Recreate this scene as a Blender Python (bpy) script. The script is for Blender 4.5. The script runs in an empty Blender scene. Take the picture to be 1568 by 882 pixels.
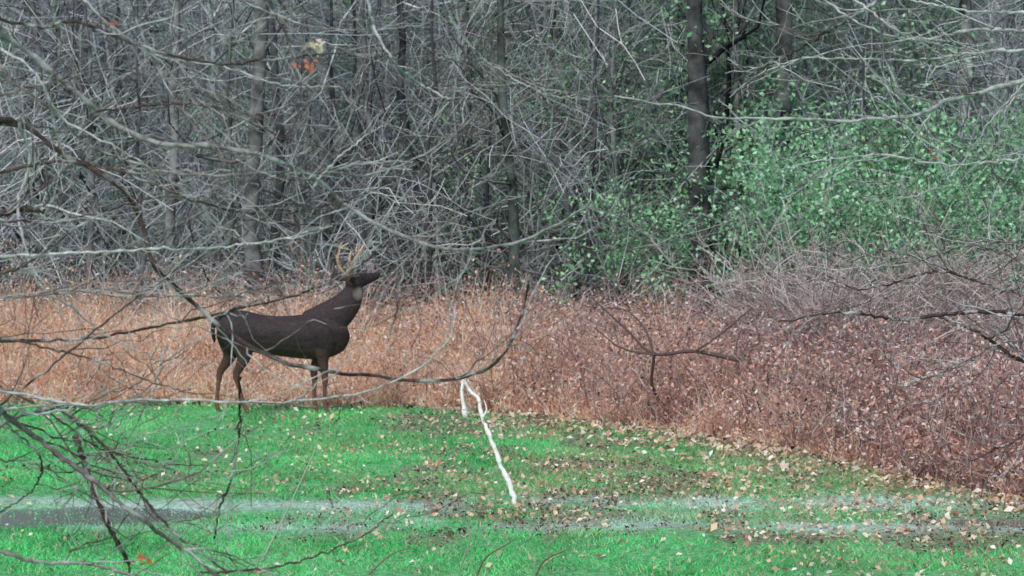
import bpy, math
import numpy as np
from mathutils import Vector
scene=bpy.context.scene
rng=np.random.default_rng(7)

# ------------------------------------------------------------------ helpers
def nrm(v):
    return v/np.maximum(np.linalg.norm(v,axis=-1,keepdims=True),1e-9)

def vnoise(x,y,scale,seed):
    g=np.random.default_rng(seed).random((128,128))
    x=np.asarray(x)/scale+37.3; y=np.asarray(y)/scale+51.7
    xi=np.floor(x).astype(int); yi=np.floor(y).astype(int)
    fx=x-xi; fy=y-yi; fx=fx*fx*(3-2*fx); fy=fy*fy*(3-2*fy)
    a=g[xi%128,yi%128]; b=g[(xi+1)%128,yi%128]; c=g[xi%128,(yi+1)%128]; d=g[(xi+1)%128,(yi+1)%128]
    return (a*(1-fx)+b*fx)*(1-fy)+(c*(1-fx)+d*fx)*fy
def fnoise(x,y,scale,seed):
    return .55*vnoise(x,y,scale,seed)+.3*vnoise(x,y,scale/2.1,seed+1)+.15*vnoise(x,y,scale/4.3,seed+2)

class MB:
    def __init__(s): s.v=[];s.q=[];s.c=[];s.n=0
    def add(s,v,q,c):
        s.v.append(v.reshape(-1,3)); s.q.append(q.reshape(-1,4)+s.n); s.c.append(c.reshape(-1,3)); s.n+=len(s.v[-1])
    def pack(s):
        return np.concatenate(s.v),np.concatenate(s.q),np.concatenate(s.c)
    def tubes(s,P,R,C,sides=4):
        N,K=P.shape[:2]
        T=nrm(np.gradient(P,axis=1))
        ref=np.array([0.31,0.9,0.23]); ref/=np.linalg.norm(ref)
        A=nrm(np.cross(T,ref)); B=np.cross(T,A)
        ang=np.arange(sides)*2*np.pi/sides
        V=P[:,:,None]+R[:,:,None,None]*(np.cos(ang)[None,None,:,None]*A[:,:,None]+np.sin(ang)[None,None,:,None]*B[:,:,None])
        idx=np.arange(N*K*sides).reshape(N,K,sides)
        nx=np.roll(idx,-1,axis=2)
        Q=np.stack([idx[:,:-1],nx[:,:-1],nx[:,1:],idx[:,1:]],-1)
        if C.ndim==2: C=np.repeat(C[:,None],K,1)
        s.add(V,Q,np.repeat(C[:,:,None],sides,2))
    def leaves(s,P,size,C,flat=0.0,asp=.6):
        N=len(P)
        n=nrm(rng.normal(size=(N,3))*(1-flat)+np.array([0,0,flat*2]))
        a=nrm(np.cross(n,nrm(rng.normal(size=(N,3))))); b=np.cross(n,a)
        sz=size[:,None] if np.ndim(size) else size
        V=np.stack([P-a*sz,P+b*sz*asp+n*sz*.25,P+a*sz,P-b*sz*asp+n*sz*.25],1)
        s.add(V,np.arange(N*4).reshape(N,4),np.repeat(C[:,None],4,1))
    def blades(s,P,H,W,lean,C,K=4,droop=.25):
        N=len(P); az=rng.uniform(0,2*np.pi,N)
        d=np.stack([np.cos(az),np.sin(az),np.zeros(N)],1)
        f=rng.uniform(-.9,.9,N)
        w=np.stack([np.cos(f),np.sin(f),np.zeros(N)],1)
        t=np.linspace(0,1,K)
        L=(lean*H)[:,None]
        cen=P[:,None]+d[:,None]*(L*t**1.6)[...,None]
        cen[...,2]+=H[:,None]*(t-droop*lean[:,None]*t**2)
        ww=(W[:,None]*(1-.75*t))[...,None]*w[:,None]*.5
        V=np.stack([cen-ww,cen+ww],2)
        idx=np.arange(N*K*2).reshape(N,K,2)
        Q=np.stack([idx[:,:-1,0],idx[:,:-1,1],idx[:,1:,1],idx[:,1:,0]],-1)
        s.add(V,Q,np.repeat(C[:,None],K*2,1))
    def mesh(s,name,mat,smooth=False):
        v,q,c=s.pack(); v=v.astype(np.float32); q=q.astype(np.int32)
        me=bpy.data.meshes.new(name)
        me.vertices.add(len(v)); me.vertices.foreach_set('co',v.ravel())
        me.loops.add(q.size); me.loops.foreach_set('vertex_index',q.ravel())
        me.polygons.add(len(q)); me.polygons.foreach_set('loop_start',np.arange(0,q.size,4,dtype=np.int32))
        me.polygons.foreach_set('loop_total',np.full(len(q),4,dtype=np.int32))
        if smooth: me.polygons.foreach_set('use_smooth',np.ones(len(q),dtype=bool))
        me.update(calc_edges=True)
        at=me.color_attributes.new('Col','FLOAT_COLOR','POINT')
        cc=np.ones((len(v),4),np.float32); cc[:,:3]=np.clip(c,0,.9)
        at.data.foreach_set('color',cc.ravel())
        me.materials.append(mat)
        return me
    def obj(s,name,mat,parent=None,smooth=False):
        return mkobj(name,s.mesh(name,mat,smooth),parent)

def mkobj(name,me,parent=None,loc=(0,0,0),rot=0,sc=1):
    o=bpy.data.objects.new(name,me); scene.collection.objects.link(o)
    o.location=loc; o.rotation_euler=(0,0,rot)
    o.scale=(sc,sc,sc) if np.isscalar(sc) else sc
    if parent: o.parent=parent
    return o
def empty(name,loc=(0,0,0)):
    o=bpy.data.objects.new(name,None); scene.collection.objects.link(o); o.location=loc; o.empty_display_size=.2
    return o

def mat_attr(name,rough=.8,nscale=20,lo=.7,hi=1.3,bump=0.0,tint=None,tscale=8,spec=.2,tlo=.5,thi=.62,det=3):
    m=bpy.data.materials.new(name); m.use_nodes=True; nt=m.node_tree; N=nt.nodes; L=nt.links
    b=N['Principled BSDF']; b.inputs['Roughness'].default_value=rough; b.inputs['Specular IOR Level'].default_value=spec
    a=N.new('ShaderNodeAttribute'); a.attribute_name='Col'
    tc=N.new('ShaderNodeTexCoord')
    nz=N.new('ShaderNodeTexNoise'); nz.inputs['Scale'].default_value=nscale; nz.inputs['Detail'].default_value=det
    L.new(tc.outputs['Object'],nz.inputs['Vector'])
    mr=N.new('ShaderNodeMapRange'); mr.inputs[1].default_value=.3; mr.inputs[2].default_value=.7; mr.inputs[3].default_value=lo; mr.inputs[4].default_value=hi
    L.new(nz.outputs['Fac'],mr.inputs[0])
    vm=N.new('ShaderNodeVectorMath'); vm.operation='SCALE'; L.new(a.outputs['Color'],vm.inputs[0]); L.new(mr.outputs[0],vm.inputs['Scale'])
    col=vm.outputs[0]
    if tint:
        n2=N.new('ShaderNodeTexNoise'); n2.inputs['Scale'].default_value=tscale; n2.inputs['Detail'].default_value=4
        L.new(tc.outputs['Object'],n2.inputs['Vector'])
        m2=N.new('ShaderNodeMapRange'); m2.inputs[1].default_value=tlo; m2.inputs[2].default_value=thi
        L.new(n2.outputs['Fac'],m2.inputs[0])
        mx=N.new('ShaderNodeMix'); mx.data_type='RGBA'; L.new(m2.outputs[0],mx.inputs[0]); L.new(col,mx.inputs[6]); mx.inputs[7].default_value=(*tint,1)
        col=mx.outputs[2]
    L.new(col,b.inputs['Base Color'])
    if bump:
        bp=N.new('ShaderNodeBump'); bp.inputs['Strength'].default_value=bump; bp.inputs['Distance'].default_value=.02
        L.new(nz.outputs['Fac'],bp.inputs['Height']); L.new(bp.outputs[0],b.inputs['Normal'])
    return m
def mat_simple(name,transl=0.0,mottle=None):
    m=bpy.data.materials.new(name); m.use_nodes=True; nt=m.node_tree; N=nt.nodes; L=nt.links
    N.remove(N['Principled BSDF'])
    a=N.new('ShaderNodeAttribute'); a.attribute_name='Col'; col=a.outputs['Color']
    if mottle:
        tc=N.new('ShaderNodeTexCoord'); nz=N.new('ShaderNodeTexNoise'); nz.inputs['Scale'].default_value=mottle; nz.inputs['Detail'].default_value=3
        L.new(tc.outputs['Object'],nz.inputs['Vector'])
        mr=N.new('ShaderNodeMapRange'); mr.inputs[1].default_value=.35; mr.inputs[2].default_value=.65; mr.inputs[3].default_value=.45; mr.inputs[4].default_value=1.7
        L.new(nz.outputs['Fac'],mr.inputs[0])
        vm=N.new('ShaderNodeVectorMath'); vm.operation='SCALE'; L.new(col,vm.inputs[0]); L.new(mr.outputs[0],vm.inputs['Scale']); col=vm.outputs[0]
    b=N.new('ShaderNodeBsdfDiffuse'); L.new(col,b.inputs[0]); out=b.outputs[0]
    if transl:
        tr=N.new('ShaderNodeBsdfTranslucent'); L.new(col,tr.inputs['Color'])
        ms=N.new('ShaderNodeMixShader'); ms.inputs[0].default_value=transl; L.new(out,ms.inputs[1]); L.new(tr.outputs[0],ms.inputs[2]); out=ms.outputs[0]
    L.new(out,N['Material Output'].inputs['Surface']); return m

M_ground=mat_attr('soil_and_litter',.9,14,.55,1.4,bump=.8,det=5)
M_green=mat_simple('green_grass_blades',transl=.35)
M_dry=mat_simple('dry_stems',transl=.3)
M_leaf=mat_simple('dead_leaves',transl=.15)
M_bark=mat_attr('bark_with_lichen',.85,30,.45,1.5,bump=.6,tint=(.44,.47,.49),tscale=9,tlo=.53,thi=.66)
M_fbark=mat_simple('forest_bark')
M_trunk=mat_simple('mottled_trunk_bark',mottle=5.0)
M_gleaf=mat_simple('spring_leaves',transl=.3)

# ------------------------------------------------------------------ terrain
EX=np.array([-200,-5,-2,-1.2,-.5,0,1,2.1,3,3.9,6,200.]); EY=np.array([41.0,40.9,40.8,40.6,40.1,39.5,37.9,35.9,33.4,30.8,27,27.])
def edge(x): return np.interp(x,EX,EY)+.9*(fnoise(x,x*0,1.0,3)-.5)
def hill(x,y):
    t=np.maximum(y-48,0)
    h=.32*t*t/(t+12)
    return np.minimum(h,30)+ (fnoise(x,y,14,5)-.5)*np.clip(t/15,0,1)*2.0

def axis(lo,a,b,hi,st,big):
    return np.unique(np.concatenate([np.linspace(lo,a,big),np.arange(a,b,st),np.linspace(b,hi,big)]))
xs=axis(-300,-8,8,300,.12,30); ys=axis(-60,24,48,420,.14,50)
X,Y=np.meshgrid(xs,ys,indexing='ij')
def mudmask(x,y):
    n=fnoise(x,y*.35,.42,11)*.55+fnoise(x,y*.5,2.2,14)*.45
    bias=np.clip((x+2.2)/5,0,1)*.10 - np.clip((28.2-y)/1.2,0,1)*.2
    return np.clip((n+bias-.565)/.11,0,1)*.72
def trackw(x,y):
    a=np.exp(-((y-30.8-.15*np.sin(x*.9))/.42)**2); b_=np.exp(-((y-29.1-.1*np.sin(x*1.3+1))/.40)**2)*np.clip((x+6)/9,.3,1)
    return np.clip(np.maximum(a,b_)+.3*np.exp(-((y-29.9)/.9)**4),0,1)*np.clip(.35+2.2*(fnoise(x,y*.6,.55,91)-.35),0.1,1.1)
def puddle(x,y):
    e=((x+4.6)/2.4)**2+((y-29.9-.1*np.sin(x*2))/.80)**2
    e2=((x-4.0)/1.0)**2+((y-29.4)/.35)**2
    return np.minimum(e,e2)+(fnoise(x,y*.7,.5,21)-.5)*1.0
Z=hill(X,Y)+(fnoise(X,Y,.7,9)-.5)*.05*np.clip((60-Y)/10,0,1)
inf=Y<edge(X)
pz=puddle(X,Y)
Z=np.where(pz<1.1,-.035,Z)
g=np.array([.13,.42,.17]); mud=np.array([.22,.17,.14]); lit=np.array([.34,.21,.16]); wood=np.array([.22,.235,.24])
mm=mudmask(X,Y)[...,None]
C=g*(1-mm)+mud*mm
tk=np.clip(trackw(X,Y),0,1)[...,None]*.8; C=C*(1-tk)+np.array([.46,.58,.54])*tk
C=np.where(inf[...,None],C,lit)
w=np.clip((Y-45)/3,0,1)[...,None]
wv=(fnoise(X,Y,3,71)-.5)[...,None]
C=C*(1-w)+(wood*(1+1.8*wv)+np.array([-.03,.10,-.01])*np.clip(fnoise(X,Y,5,73)[...,None]*3-1.0,0,1))*w
b=MB(); I=np.arange(X.size).reshape(X.shape)
b.add(np.stack([X,Y,Z],-1),np.stack([I[:-1,:-1],I[1:,:-1],I[1:,1:],I[:-1,1:]],-1),C)
b.obj('ground',M_ground,smooth=True)

# water in the rut
wm=bpy.data.materials.new('muddy_water'); wm.use_nodes=True; p=wm.node_tree.nodes['Principled BSDF']
p.inputs['Base Color'].default_value=(.14,.18,.17,1); p.inputs['Roughness'].default_value=.15; p.inputs['Specular IOR Level'].default_value=.6
nz=wm.node_tree.nodes.new('ShaderNodeTexNoise'); nz.inputs['Scale'].default_value=7
bp=wm.node_tree.nodes.new('ShaderNodeBump'); bp.inputs['Strength'].default_value=.2; bp.inputs['Distance'].default_value=.02
wm.node_tree.links.new(nz.outputs['Fac'],bp.inputs['Height']); wm.node_tree.links.new(bp.outputs[0],p.inputs['Normal'])
for cx,cy,rx,ry in ((-4.6,29.9,2.9,1.0),(4.0,29.4,1.3,.48)):
    me=bpy.data.meshes.new('rain_puddle')
    n=40; vs=[(cx+rx*math.cos(a)*(1+.06*math.sin(5*a)),cy+ry*math.sin(a)*(1+.1*math.sin(4*a+1)),-.012) for a in np.linspace(0,2*np.pi,n,endpoint=False)]
    me.from_pydata(vs,[],[list(range(n))]); me.materials.append(wm); mkobj('rain_puddle',me)

# ------------------------------------------------------------------ green field
def pts(n,x0,x1,y0,y1): return rng.uniform(x0,x1,n),rng.uniform(y0,y1,n)
x,y=pts(320000,-7.3,7.3,23.5,41.7)
pd=puddle(x,y)
keep=(y<edge(x)+.3)&(rng.random(len(x))>mudmask(x,y)*.95)&((pd>1.0)|((pd>.2)&(rng.random(len(x))<.22)))&(rng.random(len(x))>np.clip(trackw(x,y)*.5,0,.4))
x,y=x[keep],y[keep]; n=len(x)
tw=np.clip(trackw(x,y)*1.3-.1,0,1)
dens=fnoise(x,y,.6,31)
nearp=np.clip((1.9-puddle(x,y))/.9,0,1)
H=rng.uniform(.015,.055,n)*(.35+1.2*dens)*(1-.35*tw)*(1-.5*nearp)
base=np.array([.16,.80,.27])[None]*rng.uniform(.5,1.2,(n,1))*(.35+1.2*fnoise(x,y*.5,.55,37)[:,None])
yl=np.clip((fnoise(x,y*.45,.8,41)-.40)*4.5,0,1)[:,None]*np.clip((x+4)/5,0.25,1)[:,None]*np.where(y<28.4,.3,1)[:,None]
base=base*(1-yl*.75)+np.array([.50,.58,.32])*yl*.75*rng.uniform(.5,1.2,(n,1))
dead=(rng.random(n)<.08+.20*np.clip((x+1)/4,0,1))[:,None]
base=np.where(dead,np.array([.64,.55,.42])*rng.uniform(.5,1.2,(n,1)),base)
pale=np.array([.60,.88,.78])*rng.uniform(.65,1.25,(n,1)); base=base*(1-tw[:,None]*.85)+pale*tw[:,None]*.85
b=MB(); b.blades(np.stack([x,y,np.zeros(n)-.005],1),H,rng.uniform(.006,.015,n),rng.uniform(.3,1.6,n),base,K=3)
b.obj('green_grass',M_green)

# fallen leaves and mud crumbs
b=MB()
def scatter(n,f,zlo,zhi,slo,shi,cols,flat=.4):
    x,y=pts(n,-7.3,7.3,23.5,42); k=(rng.random(n)<f(x,y))&(puddle(x,y)>.8); x,y=x[k],y[k]; m=len(x)
    c=np.array(cols)[rng.integers(len(cols),size=m)]*rng.uniform(.6,1.2,(m,1))
    b.leaves(np.stack([x,y,rng.uniform(zlo,zhi,m)],1),rng.uniform(slo,shi,m),c,flat)
pl=[(.78,.56,.42),(.86,.72,.60),(.66,.44,.30),(.56,.32,.23),(.88,.80,.72),(.70,.62,.42)]
de=lambda x,y: edge(x)-y
scatter(150000,lambda x,y: np.where(de(x,y)>-.7,np.exp(-np.maximum(de(x,y),0)/1.1)*np.clip((x+1.0)/2.2,.06,1)*np.clip(fnoise(x,y,.7,55)*3-.6,.1,1),0),.01,.06,.012,.044,pl)
scatter(120000,lambda x,y: np.where(de(x,y)>0,np.clip(.05+.35*(x+3)/4,.07,.5)*np.clip((fnoise(x,y*.4,.7,51)-.40)*5,.04,1)*np.where(y<28.2,.35,1),0),.005,.04,.008,.032,pl)
dk=[(.13,.10,.085),(.19,.14,.11),(.30,.21,.17),(.09,.07,.06),(.42,.33,.27)]
scatter(100000,lambda x,y: mudmask(x,y)*.7*(de(x,y)>0),.0,.03,.007,.024,dk,.4)
scatter(12000,lambda x,y: np.clip(1-np.abs(de(x,y)-.2)/.7,0,1),.0,.07,.015,.045,dk,.3)
b.obj('fallen_leaves',M_leaf)

# ------------------------------------------------------------------ dry grass (left) and brush (right)
def rsplit(x): return np.clip((x-.2+1.6*(vnoise(x,x*0,.7,77)-.5))/3.0,0,1)   # 0 broomsedge .. 1 bramble brush
b=MB()
nc=4300; cx=rng.uniform(-9,9,nc); cy=edge(cx)+.1+rng.uniform(0,1,nc)**1.25*8.5
k=(cy<48.5); cx,cy=cx[k],cy[k]; nc=len(cx)
rs=rsplit(cx); din=cy-edge(cx)
hc=(.20+.58*np.clip(din/2.4,0,1))*rng.uniform(.45,1.1,nc)*(1-.25*rs)*(.35+1.3*fnoise(cx,cy,.6,61))
tall=(rng.random(nc)<.13)&(din>.8); hc*=np.where(tall,1.45,1)
per=np.full(nc,26); i=np.repeat(np.arange(nc),per); n=len(i)
sp=rng.normal(size=(n,2))*.07
P=np.stack([cx[i]+sp[:,0],cy[i]+sp[:,1],hill(cx[i],cy[i])],1)
ct=rng.uniform(.40,1.40,nc)*(.45+1.4*fnoise(cx,cy,.55,63))
tone=ct[i][:,None]*rng.uniform(.75,1.3,(n,1))
cl=np.array([[.90,.53,.38],[.90,.66,.53],[.84,.42,.27],[.88,.72,.56]])[rng.integers(4,size=n)]
cr=np.array([[.62,.37,.33],[.52,.31,.28],[.74,.50,.45],[.42,.31,.30]])[rng.integers(4,size=n)]
mixr=rs[i][:,None]
b.blades(P,hc[i]*rng.uniform(.55,1.1,n),rng.uniform(.006,.015,n),rng.uniform(.1,1.3,n),(cl*(1-mixr)+cr*mixr)*tone,K=4)
# fluffy seed heads
n=160000; i=rng.integers(nc,size=n); k=rng.random(n)<(1-.75*rs[i]); i=i[k]; n=len(i)
hh=rng.uniform(.2,1.08,n)
P=np.stack([cx[i]+rng.normal(size=n)*.06*(.5+hh),cy[i]+rng.normal(size=n)*.06*(.5+hh),hill(cx[i],cy[i])+hc[i]*hh],1)
b.leaves(P,rng.uniform(.010,.030,n),np.array([[.90,.64,.48],[.90,.80,.69],[.90,.52,.36],[.76,.38,.25]])[rng.integers(4,size=n)]*(.30+.70*np.clip(ct[i],0,1.3))[:,None]*rng.uniform(.8,1.15,(n,1)),0,.4)
b.obj('dry_grass',M_dry)
# brambles: arching canes + curled dead leaves
b=MB()
def canes(n,x,y,Hm,col,rad,K=7,spread=.7):
    az=rng.uniform(0,2*np.pi,n); t=np.linspace(0,1,K)
    h=Hm*rng.uniform(.5,1.15,n); l=h*rng.uniform(.2,spread*2,n)
    top=rng.uniform(.55,1.0,n)
    Px=x[:,None]+np.cos(az)[:,None]*l[:,None]*t**1.3; Py=y[:,None]+np.sin(az)[:,None]*l[:,None]*t**1.3
    Pz=hill(x,y)[:,None]+h[:,None]*np.sin(t[None]*np.pi/2/top[:,None])
    P=np.stack([Px,Py,Pz],-1)+rng.normal(size=(n,K,3))*.015
    R=rad*rng.uniform(.6,1.3,n)[:,None]*(1-.7*t)
    b.tubes(P,R,col,3); return P
n=7200; x=rng.uniform(-1.5,9,n); y=edge(x)+.15+rng.uniform(0,1,n)**1.2*9
k=(rng.random(n)<rsplit(x)*.95+.10)&(y<48.5); x,y=x[k],y[k]; n=len(x)
col=np.array([[.42,.25,.23],[.50,.36,.35],[.26,.19,.19],[.74,.67,.66]])[rng.integers(4,size=n)]*rng.uniform(.7,1.3,(n,1))
Hm=(.25+.50*np.clip((y-edge(x))/2.0,0,1))*(.35+1.3*fnoise(x,y,.9,65))
P=canes(n,x,y,Hm,col,.0065)
m=100000; i=rng.integers(n,size=m); kk=rng.integers(1,7,size=m)
q=P[i,kk]+rng.normal(size=(m,3))*.07; q[:,2]=np.maximum(q[:,2],.02)
lc=np.array([[.72,.43,.37],[.82,.58,.51],[.50,.28,.25],[.90,.80,.77],[.60,.38,.34],[.22,.14,.13],[.86,.46,.33]])[rng.integers(7,size=m)]*rng.uniform(.7,1.2,(m,1))
lc*=(.20+1.75*fnoise(q[:,0],q[:,1]+q[:,2]*1.7,.5,67))[:,None]
b.leaves(q,rng.uniform(.008,.030,m),lc,0,.5)
b.obj('bramble_brush',M_dry)

# ------------------------------------------------------------------ woods
def grow(P,R,n,L,a,bb,up,K,rf,r,tmin=.2,tmax=1,curve=.25,grav=0,jit=.02,rmin=.003):
    N,Kp=P.shape[:2]; i=r.integers(N,size=n); t=r.uniform(tmin,tmax,n)*(Kp-1.001); k=np.floor(t).astype(int); f=(t-k)[:,None]
    p=P[i,k]*(1-f)+P[i,k+1]*f; tan=nrm(P[i,k+1]-P[i,k]); rr=(R[i,k]*(1-f[:,0])+R[i,k+1]*f[:,0])*rf
    d=nrm(a*tan+bb*nrm(r.normal(size=(n,3)))+np.array([0,0,up]))
    Ls=(L*r.uniform(.4,1.25,n))[:,None,None]; s=np.linspace(0,1,K)[None,:,None]
    cv=r.normal(size=(n,1,3))*curve+np.array([0,0,grav])
    Q=p[:,None]+Ls*(s*d[:,None]+s*s*cv)+np.cumsum(r.normal(size=(n,K,3))*jit,1)*(s>0)*Ls
    return Q,np.maximum(rr[:,None]*(1-.75*np.linspace(0,1,K)),rmin)
def greys(n,r,k=1.0):
    p=np.array([[.58,.66,.74],[.36,.40,.45],[.80,.87,.90],[.13,.13,.15],[.46,.47,.50],[.38,.50,.47]])
    return p[r.integers(len(p),size=n)]*r.uniform(.7,1.2,(n,1))*k
GREEN=np.array([[.32,.60,.36],[.40,.72,.44],[.22,.46,.28],[.50,.76,.50]])
def tree_mb(seed,H,r0,nb,nt,dark=1.0,leaves=0,lean=.03,bmin=.15,Lb=.28,tc=.55,rmin=.005):
    r=np.random.default_rng(seed); b=MB(); K=16; t=np.linspace(0,1,K)
    P=np.zeros((1,K,3)); P[0,:,2]=t*H-.1; P[0,:,:2]=np.cumsum(r.normal(size=(K,2))*lean*H/K*2,0)*(t[:,None]>0)
    R=(r0*(1-.85*t)*(1+.35*np.exp(-t*25))*(1+.08*r.normal(size=K)))[None]
    b.tubes(P,R,greys(1,r,tc),7)
    B,BR=grow(P,R,nb,H*Lb,.25,.9,.35,7,.38,r,bmin,1,.35,0,.04,rmin+.001); b.tubes(B,BR,greys(nb,r,.9*dark),3)
    T,TR=grow(B,BR,nt,H*.11,.6,.8,.15,4,.6,r,.2,1,.4,0,.05,rmin); b.tubes(T,TR,greys(nt,r,dark),3)
    if leaves:
        i=r.integers(nt,size=leaves); q=T[i,r.integers(1,4,size=leaves)]+r.normal(size=(leaves,3))*.12
        b.leaves(q,r.uniform(.022,.048,leaves),GREEN[r.integers(4,size=leaves)]*r.uniform(.6,1.2,(leaves,1)),0,.6)
    return b.pack()
def bush_mb(seed,H,ns,nt,leaves=0,tw=greys,k=1.0,rad=.014,arch=-.25,gcol=GREEN,W=.5,rmin=.0045,ls=(.016,.038)):
    r=np.random.default_rng(seed); b=MB(); K=8; t=np.linspace(0,1,K)[None,:,None]
    az=r.uniform(0,2*np.pi,ns); d=np.stack([np.cos(az)*r.uniform(.1,W,ns),np.sin(az)*r.uniform(.1,W,ns),np.ones(ns)],1)
    st=np.concatenate([r.normal(size=(ns,2))*.15*H/2,np.zeros((ns,1))],1)
    Ls=(H*r.uniform(.6,1.15,ns))[:,None,None]
    o=np.stack([np.cos(az),np.sin(az),np.zeros(ns)],1)
    P=st[:,None]+Ls*(t*d[:,None]+t*t*(o[:,None]*.3+np.array([0,0,arch])))+np.cumsum(r.normal(size=(ns,K,3))*.015*H,1)*(t>0)
    R=np.repeat((rad*(1-.8*t[0,:,0]))[None],ns,0)*r.uniform(.6,1.3,(ns,1))
    b.tubes(P,R,tw(ns,r,k),4)
    T,TR=grow(P,R,nt,H*.34,.6,.7,.1,6,.6,r,.15,1,.4,-.12,.04,rmin); b.tubes(T,TR,tw(nt,r,k),3)
    T2,TR2=grow(T,TR,nt*2,H*.13,.6,.8,.1,3,.7,r,.2,1,.3,0,.05,rmin); b.tubes(T2,TR2,tw(nt*2,r,k),3)
    if leaves:
        i=r.integers(nt*2,size=leaves); q=T2[i,r.integers(0,3,size=leaves)]+r.normal(size=(leaves,3))*.10
        cl_=r.uniform(.55,1.25,nt*2)[i][:,None]
        b.leaves(q,r.uniform(ls[0],ls[1],leaves),gcol[r.integers(len(gcol),size=leaves)]*cl_*r.uniform(.7,1.15,(leaves,1)),0,.6)
    return b.pack()
def stamp(dst,src,x,y,s=1.0,haze=True,mul=1.0):
    v,q,c=src; a=rng.uniform(0,6.28); ca,sa=math.cos(a),math.sin(a)
    w=np.stack([(v[:,0]*ca-v[:,1]*sa)*s+x,(v[:,0]*sa+v[:,1]*ca)*s+y,v[:,2]*s+float(hill(np.array([x]),np.array([y]))[0])],1)
    h=np.clip((y-50)/45,0,.55) if haze else 0  # aerial haze painted into the vertex colours, paler with distance
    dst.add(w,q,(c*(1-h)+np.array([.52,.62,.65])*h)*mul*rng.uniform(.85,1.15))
woods=empty('distant_woodland')
big=[tree_mb(100+i,15+i,.13+.03*i,26,60,tc=.7) for i in range(4)]
darkt=[tree_mb(120+i,16,.15,30,60,.5,lean=.04,bmin=.14,tc=.22) for i in range(6)]
sap=[tree_mb(140+i,5.5+.7*i,.032,44,150,1.0,lean=.09,bmin=.05,Lb=.27,tc=.8) for i in range(6)]
lsap=[tree_mb(160+i,5.0+.7*i,.032,40,140,.9,leaves=1400,lean=.09,bmin=.08,Lb=.26) for i in range(3)]
bus=[bush_mb(180+i,3.0,14,80) for i in range(5)]
b=MB()
for i in range(60):
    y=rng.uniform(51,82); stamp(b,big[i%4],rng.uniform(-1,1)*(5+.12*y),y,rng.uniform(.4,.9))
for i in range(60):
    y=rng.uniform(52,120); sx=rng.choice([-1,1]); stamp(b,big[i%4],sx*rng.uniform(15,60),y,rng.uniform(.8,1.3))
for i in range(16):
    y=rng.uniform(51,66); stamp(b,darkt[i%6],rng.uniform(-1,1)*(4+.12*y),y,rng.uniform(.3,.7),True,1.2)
for j,(px,dd,s,m_) in enumerate(((392,48.0,.75,.9),(418,48.8,.5,1.2),(1092,47.8,.95,.5),(1203,48.2,.8,.5),(640,49.5,.5,1.2),(800,48.1,.5,.8),(262,49,.5,1.3),(905,48.3,.32,1.2),(60,49.5,.5,1.3),(1480,50,.7,1.4),(700,49.5,.38,1.3),(330,48.4,.3,1.2),(945,48.4,.34,.9),(520,48.6,.34,1.1),(575,49.4,.42,1.2),(140,48.4,.34,1.0),(748,48.6,.26,1.0),(1010,49,.4,.9),(460,48.4,.26,.9),(205,48.2,.28,1.1),(870,49.5,.5,1.2),(1125,48.2,.4,.8))):
    stamp(b,darkt[j%6],(px-784)/6272*dd,dd,s,False,m_)
b.obj('canopy_trees',M_trunk,woods)
b=MB()
for i in range(250):
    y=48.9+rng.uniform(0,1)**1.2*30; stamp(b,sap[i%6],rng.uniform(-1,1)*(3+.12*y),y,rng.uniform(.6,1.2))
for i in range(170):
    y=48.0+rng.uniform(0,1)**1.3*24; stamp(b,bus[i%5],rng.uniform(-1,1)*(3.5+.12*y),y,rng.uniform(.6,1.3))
b.obj('saplings_and_bushes',M_fbark,woods)
b=MB()
for i in range(130):
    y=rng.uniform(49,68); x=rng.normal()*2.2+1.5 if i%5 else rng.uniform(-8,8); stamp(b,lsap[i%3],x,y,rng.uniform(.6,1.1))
b.obj('leafing_saplings',M_gleaf,woods)

# honeysuckle thicket (right), grey brushy shrubs
hs=[bush_mb(200+i,2.6,16,110,leaves=5600,k=.9,W=.7,gcol=np.array([[.34,.74,.40],[.42,.86,.48],[.22,.54,.28],[.52,.90,.56]])) for i in range(3)]
b=MB()
for x,y,s,m_ in ((3.1,47.5,.85,1),(3.9,47,1.05,1.1),(4.7,47.6,1.15,1.1),(5.5,47.2,1.05,1.1),(6.3,48,1.2,1),(4.3,49,1.25,1.1),(5.3,49.5,1.3,1),(3.0,49.5,1.0,.9),(2.2,50,.9,.8),(1.2,50,.9,.75),(.3,51,1.0,.7),(-.5,51.5,.8,.6),(1.9,51.5,1.3,.75),(.8,53,1.3,.7),(2.8,51,1.3,.85),(-5,53,.9,.55),(-4.0,55,1.0,.55),(6.6,50,1.2,1),(3.3,53,1.4,.85),(-.8,55,1.2,.65),(4.6,47.0,.9,1.15),(5.0,48.4,1.2,1.1),(3.6,48.2,1.1,1.05),(4.2,46.6,.9,1.1),(5.2,46.5,.9,1.1),(2.4,48.6,.85,.9)):
    stamp(b,hs[int(rng.integers(3))],x,y,s,False,m_)
b.obj('honeysuckle_thicket',M_gleaf)
def brn(n,r,k=1.0):
    p=np.array([[.42,.37,.37],[.58,.52,.51],[.22,.18,.18],[.72,.69,.70],[.44,.33,.31]]); return p[r.integers(5,size=n)]*r.uniform(.7,1.2,(n,1))*k
bs=[bush_mb(220+i,1.9,20,120,tw=brn,W=.9) for i in range(4)]
b=MB()
for i in range(40):
    x=2.3+abs(rng.normal())*2.2; y=max(float(edge(np.array([x]))[0])+4.5,41)+rng.uniform(0,5); stamp(b,bs[i%4],x,y,rng.uniform(.5,.95),False)
for i in range(26):
    stamp(b,bs[i%4],rng.uniform(-8,3),rng.uniform(46.5,49),rng.uniform(.35,.65),False)
b.obj('bare_shrub_thicket',M_fbark)

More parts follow.
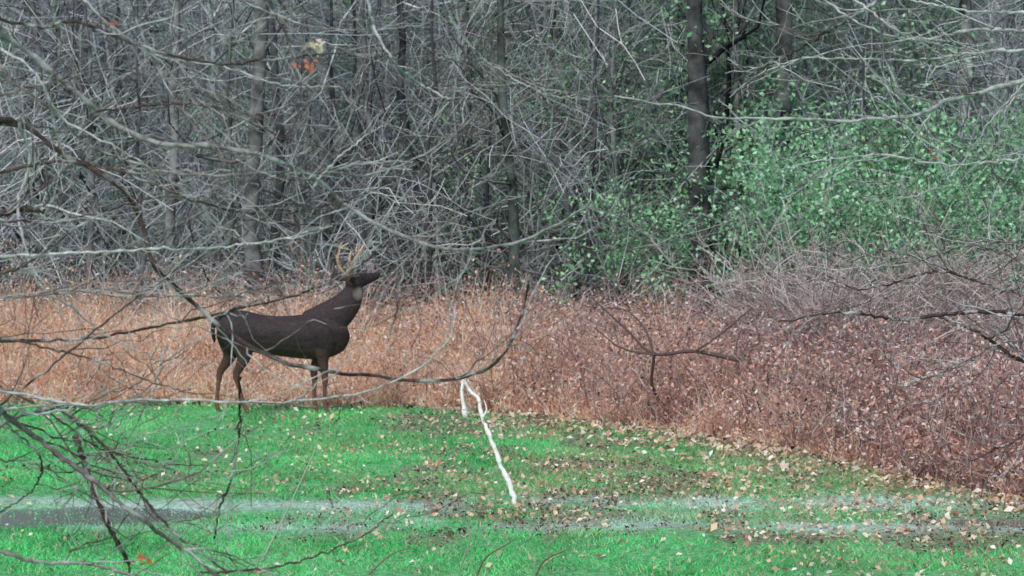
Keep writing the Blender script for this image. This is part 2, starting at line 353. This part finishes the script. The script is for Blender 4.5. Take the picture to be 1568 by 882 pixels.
# ------------------------------------------------------------------ foreground trees
def catmull(p,K):
    p=np.asarray(p,float); q=np.vstack([2*p[0]-p[1],p,2*p[-1]-p[-2]]); n=len(p)-1
    seg=np.linalg.norm(np.diff(p,axis=0),axis=1); cs=np.concatenate([[0],np.cumsum(seg)]); u=np.linspace(0,cs[-1],K)
    out=[]
    for s in u:
        i=min(np.searchsorted(cs,s,side='right')-1,n-1); t=(s-cs[i])/seg[i]
        a,b_,c,d=q[i],q[i+1],q[i+2],q[i+3]
        out.append(.5*((2*b_)+(-a+c)*t+(2*a-5*b_+4*c-d)*t*t+(-a+3*b_-3*c+d)*t**3))
    return np.array(out)
def fore_tree(name,limbs,depth,trunk,s,seed,ntw,ntw2,twL,dyv=.45):
    """limbs: outline in a vertical drawing grid of the tree's own plane; s = metres per grid unit"""
    r=np.random.default_rng(seed); b=MB(); PP=[];RR=[];CC=[]
    for pts_,w0,w1,tone,join in limbs:
        p=[((u-784)*s,3-(v-162)*s) for u,v in pts_]
        dy0=r.uniform(-dyv,dyv)
        q=[(a,depth+dy0+r.normal()*.10,c) for a,c in p]
        start=q[0]
        q=catmull(q,60)+r.normal(size=(60,3))*np.array([.0022,.004,.0022])*s/.00223
        q[:,2]+=np.cumsum(r.normal(size=60))*.0012*s/.00223
        PP.append(q); rad=np.linspace(w0,w1,60)*s*.5
        RR.append(rad); tn=np.array(tone)*r.uniform(.8,1.2)
        CC.append(tn)
        if join is not None:
            jt=catmull([(trunk[0],depth,3-(join-162)*s),(start[0]*.5+trunk[0]*.5,depth+dy0*.6,(start[2]+3-(join-162)*s)*.5-.03),tuple(PP[-1][0]),tuple(PP[-1][2])],24)
            b.tubes(jt[None],(np.linspace(w0*2.0,w0,24)*s*.5)[None],tn[None],6)
    P=np.array(PP);R=np.array(RR);C_=np.array(CC)
    R=R*(1+.14*r.normal(size=R.shape))
    b.tubes(P,R,C_,6)
    tones=np.array([[.12,.09,.085],[.17,.14,.135],[.30,.29,.295],[.08,.06,.06],[.50,.53,.55]])
    T,TR=grow(P,R,ntw,twL,.95,.5,.05,10,.5,r,.05,1,.25,.12,.02,.0014*s/.00223); T[:,:,1]=T[:,:1,1]+(T[:,:,1]-T[:,:1,1])*.6
    b.tubes(T,TR,tones[r.integers(5,size=ntw)],4)
    T2,TR2=grow(T,TR,ntw2,twL*.45,.9,.6,.05,6,.7,r,.1,1,.25,.1,.02,.0011*s/.00223)
    b.tubes(T2,TR2,tones[r.integers(5,size=ntw2)],4)
    K=24;t=np.linspace(0,1,K); tp=np.stack([trunk[0]+.12*np.sin(t*5),np.full(K,depth)+.1*np.cos(t*4),-.15+t*9],1)[None]
    b.tubes(tp,(trunk[1]*(1-.7*t)*(1+.5*np.exp(-t*30)))[None],np.array([[.16,.14,.13]]),16)
    B,BR=grow(tp,(trunk[1]*(1-.7*t))[None],16,2.6,.3,.9,.5,10,.3,r,.72,1,.2,0,.03); b.tubes(B,BR,np.repeat(np.array([[.15,.13,.12]]),16,0),6)
    return b.obj(name,M_bark,smooth=True)
D=(.075,.055,.052); G=(.18,.165,.165); W=(.44,.46,.47)
L1=[
 ([(-40,35),(30,75),(110,145),(160,190),(235,222),(330,226),(410,245),(480,283),(520,320),(580,352),(640,375),(700,387),(780,381),(850,350),(905,312)],11,3.2,(.30,.30,.31),100),
 ([(-40,185),(20,195),(80,235),(150,270),(190,305),(207,350),(225,405),(265,455),(320,505),(400,548),(480,570),(560,590),(640,597),(715,590),(768,552),(800,490),(810,440)],10,4,D,250),
 ([(-40,335),(20,328),(70,325)],11,7,D,360),
 ([(-30,392),(60,390),(150,386),(240,382),(340,380),(440,365),(510,345)],5,2.2,W,420),
 ([(-30,535),(80,530),(160,522),(260,505),(330,487),(420,468),(500,436),(560,400),(600,366),(618,350)],5,2.5,D,560),
 ([(-30,575),(60,590),(150,600),(260,597),(400,602),(500,597),(580,576),(650,545),(690,503),(700,460)],5,2.2,W,600),
 ([(-30,560),(30,632),(90,683),(170,722),(230,762),(290,812),(390,895)],11,6,G,520),
 ([(85,690),(110,745),(140,810),(175,895)],10,7,D,None),
 ([(356,590),(352,660),(345,740),(325,800),(312,850)],4.5,3,(.04,.03,.03),None),
 ([(-30,670),(20,642),(60,630),(110,628),(150,640)],8,3,G,640),
 ([(-30,815),(60,843),(140,852),(220,870),(300,890)],7,4,G,780),
 ([(60,640),(140,690),(200,775),(260,830),(340,890)],6,4,D,None),
 ([(310,872),(400,862),(480,842),(560,812),(600,783)],4,2,D,None),
 ([(-30,22),(60,45),(130,40),(200,65),(280,92),(360,102),(430,96),(520,90)],6,2.5,D,60),
 ([(95,-30),(160,38),(230,85),(320,102),(420,130),(520,135)],5,2,W,-200),
 ([(555,-30),(570,40),(600,92),(640,130),(690,155)],6,2.5,W,-260),
 ([(-20,105),(60,160),(120,220),(200,250),(300,268),(400,265),(500,268),(560,268),(640,240),(700,200),(745,155)],5,2.2,G,140),
 ([(300,-30),(420,20),(520,42),(640,30),(710,-10)],4,2,G,-220),
 ([(140,172),(250,165),(340,172),(430,210),(520,240)],4,1.8,D,None),
 ([(22,190),(32,250),(18,310),(36,370),(60,440),(100,470),(150,522),(235,560)],6,2,W,None),
 ([(330,490),(360,470),(400,450),(415,440)],5,2.5,D,None),
 ([(485,285),(500,262),(545,215),(610,170)],3.5,1.5,W,None),
 ([(-30,640),(80,560),(180,480),(250,430),(360,370),(430,310)],4,1.6,D,700),
 ([(190,-30),(215,60),(260,150),(340,240),(400,330),(420,380)],4,1.6,G,-240),
 ([(-30,270),(70,250),(180,262),(300,312),(400,330),(520,310),(620,262)],5,1.8,D,300),
 ([(0,640),(60,700),(40,760),(-30,800)],4,2,D,None),
 ([(690,30),(740,90),(830,140),(900,150)],3,1.4,W,None),
 ([(390,-30),(450,60),(470,150),(440,240)],4,1.5,D,-240),
 ([(240,540),(230,600),(200,640),(150,650)],3.5,1.8,W,None),
 ([(600,505),(612,470),(605,440)],3,1.5,D,None),
 ([(-30,60),(50,110),(90,180),(180,230),(270,290),(330,350)],5,2,W,90),
 ([(20,190),(90,200),(150,165),(220,130),(330,60),(400,50)],4,1.5,G,None),
 ([(-30,455),(60,450),(150,440),(240,455),(330,450),(420,462)],4,1.5,G,470),
 ([(-30,505),(40,515),(140,540),(260,580),(330,600)],4,1.6,D,520),
 ([(-30,590),(70,640),(150,700),(260,730),(330,720)],4,1.6,D,600),
 ([(-30,705),(50,720),(110,760),(200,800),(300,815)],4,1.6,G,740),
 ([(-30,150),(60,130),(160,110),(280,140),(400,190),(500,200)],4,1.6,G,180),
 ([(-30,430),(50,400),(130,340),(230,300),(330,290)],4,1.6,D,480),
 ([(60,-30),(90,60),(70,150),(100,260),(160,350),(250,420)],4,1.8,G,-200),
]
fore_tree('bare_foreground_tree',L1,14.0,(-3.3,.17),.002232,5,320,380,.5)
R1=[
 ([(1610,112),(1500,142),(1440,160),(1380,180),(1300,186),(1200,183),(1100,180),(1040,165),(940,150)],8,2.5,W,200),
 ([(1610,45),(1500,45),(1420,60),(1330,42),(1240,-20)],6,3,W,20),
 ([(1610,75),(1500,82),(1420,90),(1330,90),(1240,86),(1170,108)],5,2,W,60),
 ([(1610,235),(1520,246),(1430,250),(1340,234),(1270,238),(1180,252)],4,1.8,W,260),
 ([(1610,10),(1540,20),(1440,15),(1330,-20)],5,2,W,-60),
 ([(1290,-20),(1380,48),(1490,70),(1500,70)],3.5,2,W,None),
 ([(1610,90),(1530,170),(1470,260),(1400,300),(1340,310)],3,1.5,W,120),
 ([(1440,160),(1380,230),(1300,250),(1200,300)],3,1.4,W,None),
 ([(1380,-20),(1300,30),(1230,75),(1150,115)],6,3,(.07,.06,.06),-140),
]
fore_tree('bare_overhanging_tree',R1,17.0,(4.6,.2),17/6272,8,70,90,.5)
R2=[
 ([(1610,492),(1530,480),(1460,480),(1380,492),(1290,480),(1190,492)],8,2.5,D,560),
 ([(1610,575),(1550,540),(1500,505),(1440,483)],8,4,D,640),
 ([(1610,462),(1530,442),(1440,420),(1330,448),(1270,428)],5,2,D,520),
 ([(1610,640),(1540,675),(1470,705)],5,2,D,660),
 ([(1610,525),(1530,520),(1460,560),(1400,590)],4,2,G,600),
 ([(1610,420),(1500,380),(1400,400),(1290,380)],4,1.5,G,460),
 ([(1610,350),(1540,372),(1450,360),(1380,330)],4,1.5,G,400),
]
fore_tree('drooping_bare_tree',R2,30.5,(6.4,.15),30.5/6272,12,60,130,.7,.25)

# fallen limb in the brush
b=MB(); s=38/6272
for p,w in (([(1130,548),(1060,535),(1000,540),(960,505),(905,455)],8),([(1000,540),(985,500),(960,475),(930,470)],4),([(1000,540),(950,530),(910,500)],4),([(1060,536),(1100,510),(1150,470)],4)):
    q=catmull([((u-784)*s,37.6+.1*i,3-(v-162)*s) for i,(u,v) in enumerate(p)],30); b.tubes(q[None],(np.linspace(w,2,30)*s*.5)[None],np.array([[.12,.09,.085]]),6)
q=catmull([(1.3+.3,38.4,-.05),(1.32,38.1,.35),(1.31,37.7,.71)],12); b.tubes(q[None],np.full((1,12),.015),np.array([[.2,.13,.12]]),6)
b.obj('dead_limb',M_fbark,smooth=True)

# leaves still hanging on the twigs
def hang(px,py,d,cols,n,sz,sd):
    b=MB(); s=d/6272; r=np.random.default_rng(sd)
    P=np.stack([(px-784)*s+r.normal(size=n)*sz*.5,d+r.normal(size=n)*.02,3-(py-162)*s+r.normal(size=n)*sz*.8],1)
    b.leaves(P,r.uniform(.5,1,n)*sz,np.array(cols)[np.arange(n)%len(cols)],0,.45)
    b.obj('withered_leaf_cluster',M_leaf)
hang(482,68,14,[(.9,.8,.7),(.88,.68,.52)],7,.034,1); hang(470,98,14,[(.55,.2,.13),(.42,.17,.12)],6,.03,2)
hang(215,856,14,[(.8,.25,.08),(.7,.18,.06)],6,.026,3); hang(1425,228,17,[(.6,.22,.15)],3,.026,4); hang(165,42,14,[(.4,.17,.14)],4,.028,6)

# weeds in the foreground
b=MB()
for p,c in (([(400,860),(440,780),(470,715),(482,690)],(.6,.65,.6)),([(730,885),(745,855),(790,828)],(.25,.16,.13)),([(820,885),(835,860),(872,842)],(.25,.16,.13)),([(845,885),(840,850),(850,800)],(.4,.35,.3)),([(150,660),(152,610),(165,580)],(.5,.5,.48)),([(560,885),(600,850),(640,840)],(.3,.25,.2)),([(700,885),(720,820),(700,790)],(.45,.45,.4))):
    s=26/6272; q=catmull([((u-784)*s,26.0,3-(v-162)*s) for u,v in p],14); b.tubes(q[None],(np.linspace(3,1.4,14)*s*.5)[None],np.array([c]),4)
b.obj('weed_stalks',M_dry)

# ------------------------------------------------------------------ white stick
b=MB(); s=1/203.6
def wp(l): return [((u-784)*s,30.8+.01*i,(772-v)*s) for i,(u,v) in enumerate(l)]
r=np.random.default_rng(3)
q=catmull(wp([(791,778),(780,742),(768,715),(752,672),(738,640),(733,612),(722,602),(714,592),(710,578)]),40); q+=r.normal(size=q.shape)*.003
b.tubes(q[None],(np.linspace(.020,.013,40)*(1+.15*r.normal(size=40)))[None],np.array([[.9,.9,.9]]),8)
q=catmull(wp([(710,578),(707,600),(710,622),(713,640)]),16); b.tubes(q[None],(np.array([.012]*6+[.014]*6+[.024]*3+[.010]))[None],np.array([[.9,.9,.9]]),8)
q=catmull(wp([(738,640),(745,628),(741,612)]),8); b.tubes(q[None],np.linspace(.01,.004,8)[None],np.array([[.8,.8,.82]]),6)
M_white=mat_attr('peeled_white_wood',.6,30,.95,1.1,bump=.3)
b.obj('white_stick',M_white,smooth=True)

# ------------------------------------------------------------------ deer
deer=empty('white_tailed_deer',(-2.25,39.9,0))
verts=[];faces=[]
def L(secs,xf=None,K2=None,n=18):
    if K2: secs=catmull(secs,K2)
    S=np.array(secs,float); P=S[:,:3]; T=nrm(np.gradient(P,axis=0)); lat=np.array([0,1.,0]); lat=nrm(lat-T*(T@lat)[:,None]); up=np.cross(T,lat)
    a=np.arange(n)*2*np.pi/n
    V=P[:,None]+S[:,3,None,None]*np.cos(a)[None,:,None]*lat[:,None]+S[:,4,None,None]*np.sin(a)[None,:,None]*up[:,None]
    K=len(S); vs=np.concatenate([V.reshape(-1,3),P[:1],P[-1:]])
    if xf is not None: vs=xf(vs)
    o=len(verts)
    verts.extend(map(tuple,vs))
    for i in range(K-1):
        for j in range(n):
            faces.append((o+i*n+j,o+i*n+(j+1)%n,o+(i+1)*n+(j+1)%n,o+(i+1)*n+j))
    for j in range(n):
        faces.append((o+K*n,o+(j+1)%n,o+j)); faces.append((o+K*n+1,o+(K-1)*n+j,o+(K-1)*n+(j+1)%n))
L([(-.645,0,.86,.03,.04),(-.62,0,.87,.09,.10),(-.54,0,.845,.145,.165),(-.40,0,.82,.168,.19),(-.2,0,.775,.18,.19),(0,0,.755,.19,.198),(.2,0,.75,.19,.218),(.34,0,.76,.18,.235),(.48,0,.775,.155,.22),(.58,0,.80,.12,.175),(.65,0,.82,.05,.08)],K2=30)
L([(.26,0,.84,.11,.16),(.43,0,.90,.115,.18),(.56,0,.99,.10,.16),(.655,.01,1.09,.085,.13),(.70,.015,1.18,.074,.102),(.725,.02,1.26,.055,.07)],K2=16)
L([(.24,-.13,.92,.03,.05),(.34,-.135,.84,.055,.10),(.42,-.13,.72,.06,.12),(.42,-.12,.62,.04,.08)],K2=10)
L([(-.56,-.10,.90,.04,.06),(-.47,-.12,.84,.06,.13),(-.40,-.12,.72,.06,.12),(-.34,-.11,.62,.04,.08)],K2=10)
HO=np.array([.715,.02,1.27]); yaw=math.radians(30); pit=math.radians(21); HS=1.12
def hx(v):
    v=np.asarray(v,float)*HS
    x=v[...,0]*math.cos(pit)-v[...,2]*math.sin(pit); z=v[...,0]*math.sin(pit)+v[...,2]*math.cos(pit); y=v[...,1]
    return np.stack([x*math.cos(yaw)-y*math.sin(yaw),x*math.sin(yaw)+y*math.cos(yaw),z],-1)+HO
L([(-.075,0,.0,.02,.03),(-.055,0,.005,.05,.055),(-.01,0,.01,.068,.076),(.05,0,.005,.064,.070),(.10,0,-.005,.050,.058),(.15,0,-.013,.039,.046),(.20,0,-.018,.034,.039),(.232,0,-.02,.029,.033),(.245,0,-.02,.013,.016)],hx,K2=20)
for sy in (-1,1):
    L([(-.03,sy*.05,.04,.014,.014),(-.05,sy*.085,.065,.016,.030),(-.075,sy*.13,.085,.014,.040),(-.09,sy*.17,.10,.012,.029),(-.10,sy*.205,.11,.006,.009)],hx,K2=10)
def leg(p): L(p,K2=26)
leg([(-.46,-.07,.86,.06,.10),(-.44,-.085,.78,.085,.15),(-.38,-.095,.66,.07,.12),(-.36,-.10,.56,.05,.075),(-.40,-.10,.46,.032,.048),(-.435,-.10,.385,.026,.038),(-.42,-.10,.30,.020,.025),(-.385,-.10,.18,.019,.021),(-.36,-.10,.085,.022,.026),(-.335,-.10,.045,.019,.022),(-.315,-.10,.012,.024,.032),(-.31,-.10,.0,.02,.03)])
leg([(-.50,.07,.86,.06,.10),(-.50,.085,.76,.08,.14),(-.50,.095,.65,.065,.11),(-.51,.10,.56,.048,.07),(-.56,.10,.47,.032,.046),(-.605,.10,.40,.026,.038),(-.62,.10,.30,.020,.025),(-.635,.10,.18,.019,.021),(-.64,.10,.085,.022,.026),(-.63,.10,.045,.019,.022),(-.615,.10,.012,.024,.032),(-.61,.10,.0,.02,.03)])
for sy,xs_ in ((-1,.43),(1,.32)):
    e=.41 if sy<0 else .35
    leg([(.42,sy*.09,.84,.05,.10),(.43,sy*.10,.74,.07,.13),(e,sy*.105,.62,.06,.09),(e,sy*.10,.53,.04,.058),(xs_-.01,sy*.095,.42,.030,.04),(xs_,sy*.09,.33,.028,.033),(xs_-.004,sy*.09,.26,.020,.023),(xs_-.004,sy*.09,.16,.018,.020),(xs_,sy*.09,.085,.021,.025),(xs_+.015,sy*.09,.045,.019,.021),(xs_+.025,sy*.09,.012,.023,.032),(xs_+.03,sy*.09,0,.02,.03)])
L([(-.60,0,.94,.02,.02),(-.645,0,.91,.04,.025),(-.668,0,.84,.05,.022),(-.665,0,.76,.045,.02),(-.65,0,.69,.015,.01)],K2=10)
me=bpy.data.meshes.new('deer_body'); me.from_pydata(verts,[],faces)
body=mkobj('body',me,deer)
rm=body.modifiers.new('r','REMESH'); rm.mode='VOXEL'; rm.voxel_size=.0085; rm.use_smooth_shade=True
sm=body.modifiers.new('s','SMOOTH'); sm.factor=.5; sm.iterations=7
m=bpy.data.materials.new('deer_coat'); m.use_nodes=True; nt=m.node_tree; N=nt.nodes; K_=nt.links; pb=N['Principled BSDF']; pb.inputs['Roughness'].default_value=.7; pb.inputs['Specular IOR Level'].default_value=.15
tc=N.new('ShaderNodeTexCoord'); sx=N.new('ShaderNodeSeparateXYZ'); K_.new(tc.outputs['Object'],sx.inputs[0])
nz=N.new('ShaderNodeTexNoise'); nz.inputs['Scale'].default_value=5; nz.inputs['Detail'].default_value=6; mp=N.new('ShaderNodeMapping'); mp.inputs['Scale'].default_value=(1,1.4,1.3); K_.new(tc.outputs['Object'],mp.inputs[0]); K_.new(mp.outputs[0],nz.inputs['Vector'])
ma=N.new('ShaderNodeMath'); ma.operation='MULTIPLY_ADD'; ma.inputs[1].default_value=.35; K_.new(nz.outputs['Fac'],ma.inputs[0]); K_.new(sx.outputs['Z'],ma.inputs[2])
cr=N.new('ShaderNodeValToRGB'); e=cr.color_ramp.elements; e[0].position=.0; e[0].color=(.19,.10,.075,1); e[1].position=1; e[1].color=(.042,.033,.037,1)
for pos,c in ((.40,(.13,.07,.054)),(.62,(.070,.042,.038)),(.76,(.056,.038,.035)),(.84,(.042,.031,.032)),(.93,(.028,.023,.026))):
    q=e.new(pos); q.color=(*c,1)
K_.new(ma.outputs[0],cr.inputs[0])
mr=N.new('ShaderNodeMapRange'); mr.inputs[1].default_value=.3; mr.inputs[2].default_value=.7; mr.inputs[3].default_value=.72; mr.inputs[4].default_value=1.4; n2=N.new('ShaderNodeTexNoise'); n2.inputs['Scale'].default_value=40; n2.inputs['Detail'].default_value=6; K_.new(mp.outputs[0],n2.inputs['Vector']); K_.new(n2.outputs['Fac'],mr.inputs[0])
vm=N.new('ShaderNodeVectorMath'); vm.operation='SCALE'; K_.new(cr.outputs[0],vm.inputs[0]); K_.new(mr.outputs[0],vm.inputs['Scale'])
vd=N.new('ShaderNodeVectorMath'); vd.operation='DISTANCE'; K_.new(tc.outputs['Object'],vd.inputs[0]); vd.inputs[1].default_value=(.77,-.05,1.17)
m3=N.new('ShaderNodeMapRange'); m3.inputs[1].default_value=.03; m3.inputs[2].default_value=.08; m3.inputs[3].default_value=.6; m3.inputs[4].default_value=0; K_.new(vd.outputs['Value'],m3.inputs[0])
mx=N.new('ShaderNodeMix'); mx.data_type='RGBA'; K_.new(m3.outputs[0],mx.inputs[0]); K_.new(vm.outputs[0],mx.inputs[6]); mx.inputs[7].default_value=(.45,.40,.37,1)
K_.new(mx.outputs[2],pb.inputs['Base Color'])
bp=N.new('ShaderNodeBump'); bp.inputs['Strength'].default_value=.35; bp.inputs['Distance'].default_value=.01; K_.new(n2.outputs['Fac'],bp.inputs['Height']); K_.new(bp.outputs[0],pb.inputs['Normal'])
me.materials.append(m)
b=MB(); AC=np.array([[.30,.20,.145]])
for sy in (-1,1):
    def A(l,r0,r1): 
        q=hx(catmull([(a,sy*bb,c) for a,bb,c in l],20)/1.08); b.tubes(q[None],(np.linspace(r0,r1,20)*.85)[None],AC*np.linspace(.7,2.2,20)[None,:,None],8)
    A([(0,.035,.055),(-.035,.075,.115),(-.03,.135,.20),(.02,.19,.27),(.09,.20,.32),(.15,.16,.34)],.022,.010)
    A([(-.02,.055,.085),(.02,.06,.13),(.03,.055,.18)],.013,.006)
    A([(-.032,.12,.17),(-.02,.12,.26),(.02,.11,.32)],.016,.007)
    A([(.02,.18,.27),(.05,.17,.33),(.09,.155,.375)],.014,.007)
M_ant=mat_attr('antler',.5,40,.75,1.2,bump=.3); b.obj('antlers',M_ant,deer,True)
def blob(name,c,r,col,rough):
    bpy.ops.mesh.primitive_uv_sphere_add(segments=16,ring_count=10,location=(0,0,0)); o=bpy.context.object; o.name=name; o.data.name=name
    o.parent=deer; o.location=tuple(hx(c)); o.scale=r; o.rotation_euler=(0,-pit,yaw)
    mm_=bpy.data.materials.new(name); mm_.use_nodes=True; pp=mm_.node_tree.nodes['Principled BSDF']; pp.inputs['Base Color'].default_value=(*col,1); pp.inputs['Roughness'].default_value=rough; o.data.materials.append(mm_)
    for f in o.data.polygons: f.use_smooth=True
blob('nose',(.240,0,-.012),(.020,.028,.022),(.008,.008,.009),.35)
for i,sy in enumerate((-1,1)): blob('eye_%d'%(i+1),(.055,sy*.058,.025),(.014,.010,.013),(.01,.008,.007),.1)

# ------------------------------------------------------------------ camera & light
cd=bpy.data.cameras.new('camera'); cam=bpy.data.objects.new('camera',cd); scene.collection.objects.link(cam)
cd.lens=144; cd.sensor_width=36; cd.clip_end=2000; cam.location=(0,0,3); cam.rotation_euler=(math.radians(90-2.548),0,0); scene.camera=cam
cd.dof.use_dof=True; cd.dof.focus_distance=24; cd.dof.aperture_fstop=11
wd=bpy.data.worlds.new('World'); scene.world=wd; wd.use_nodes=True; nt=wd.node_tree; bg=nt.nodes['Background']
sk=nt.nodes.new('ShaderNodeTexSky'); sk.sky_type='NISHITA'; sk.sun_disc=False; sk.sun_elevation=math.radians(48); sk.sun_rotation=math.radians(200); sk.air_density=1.0; sk.dust_density=3
nt.links.new(sk.outputs[0],bg.inputs[0]); bg.inputs[1].default_value=.15
sd=bpy.data.lights.new('sun','SUN'); sd.energy=1.5; sd.angle=math.radians(14); sd.color=(1,.97,.93); so=bpy.data.objects.new('sun',sd); scene.collection.objects.link(so)
el=math.radians(48); az=math.radians(200)
dirv=Vector((math.sin(az)*math.cos(el),math.cos(az)*math.cos(el),math.sin(el)))
so.rotation_euler=dirv.to_track_quat('Z','Y').to_euler()
scene.view_settings.view_transform='Standard'; scene.view_settings.look='None'; scene.view_settings.exposure=0
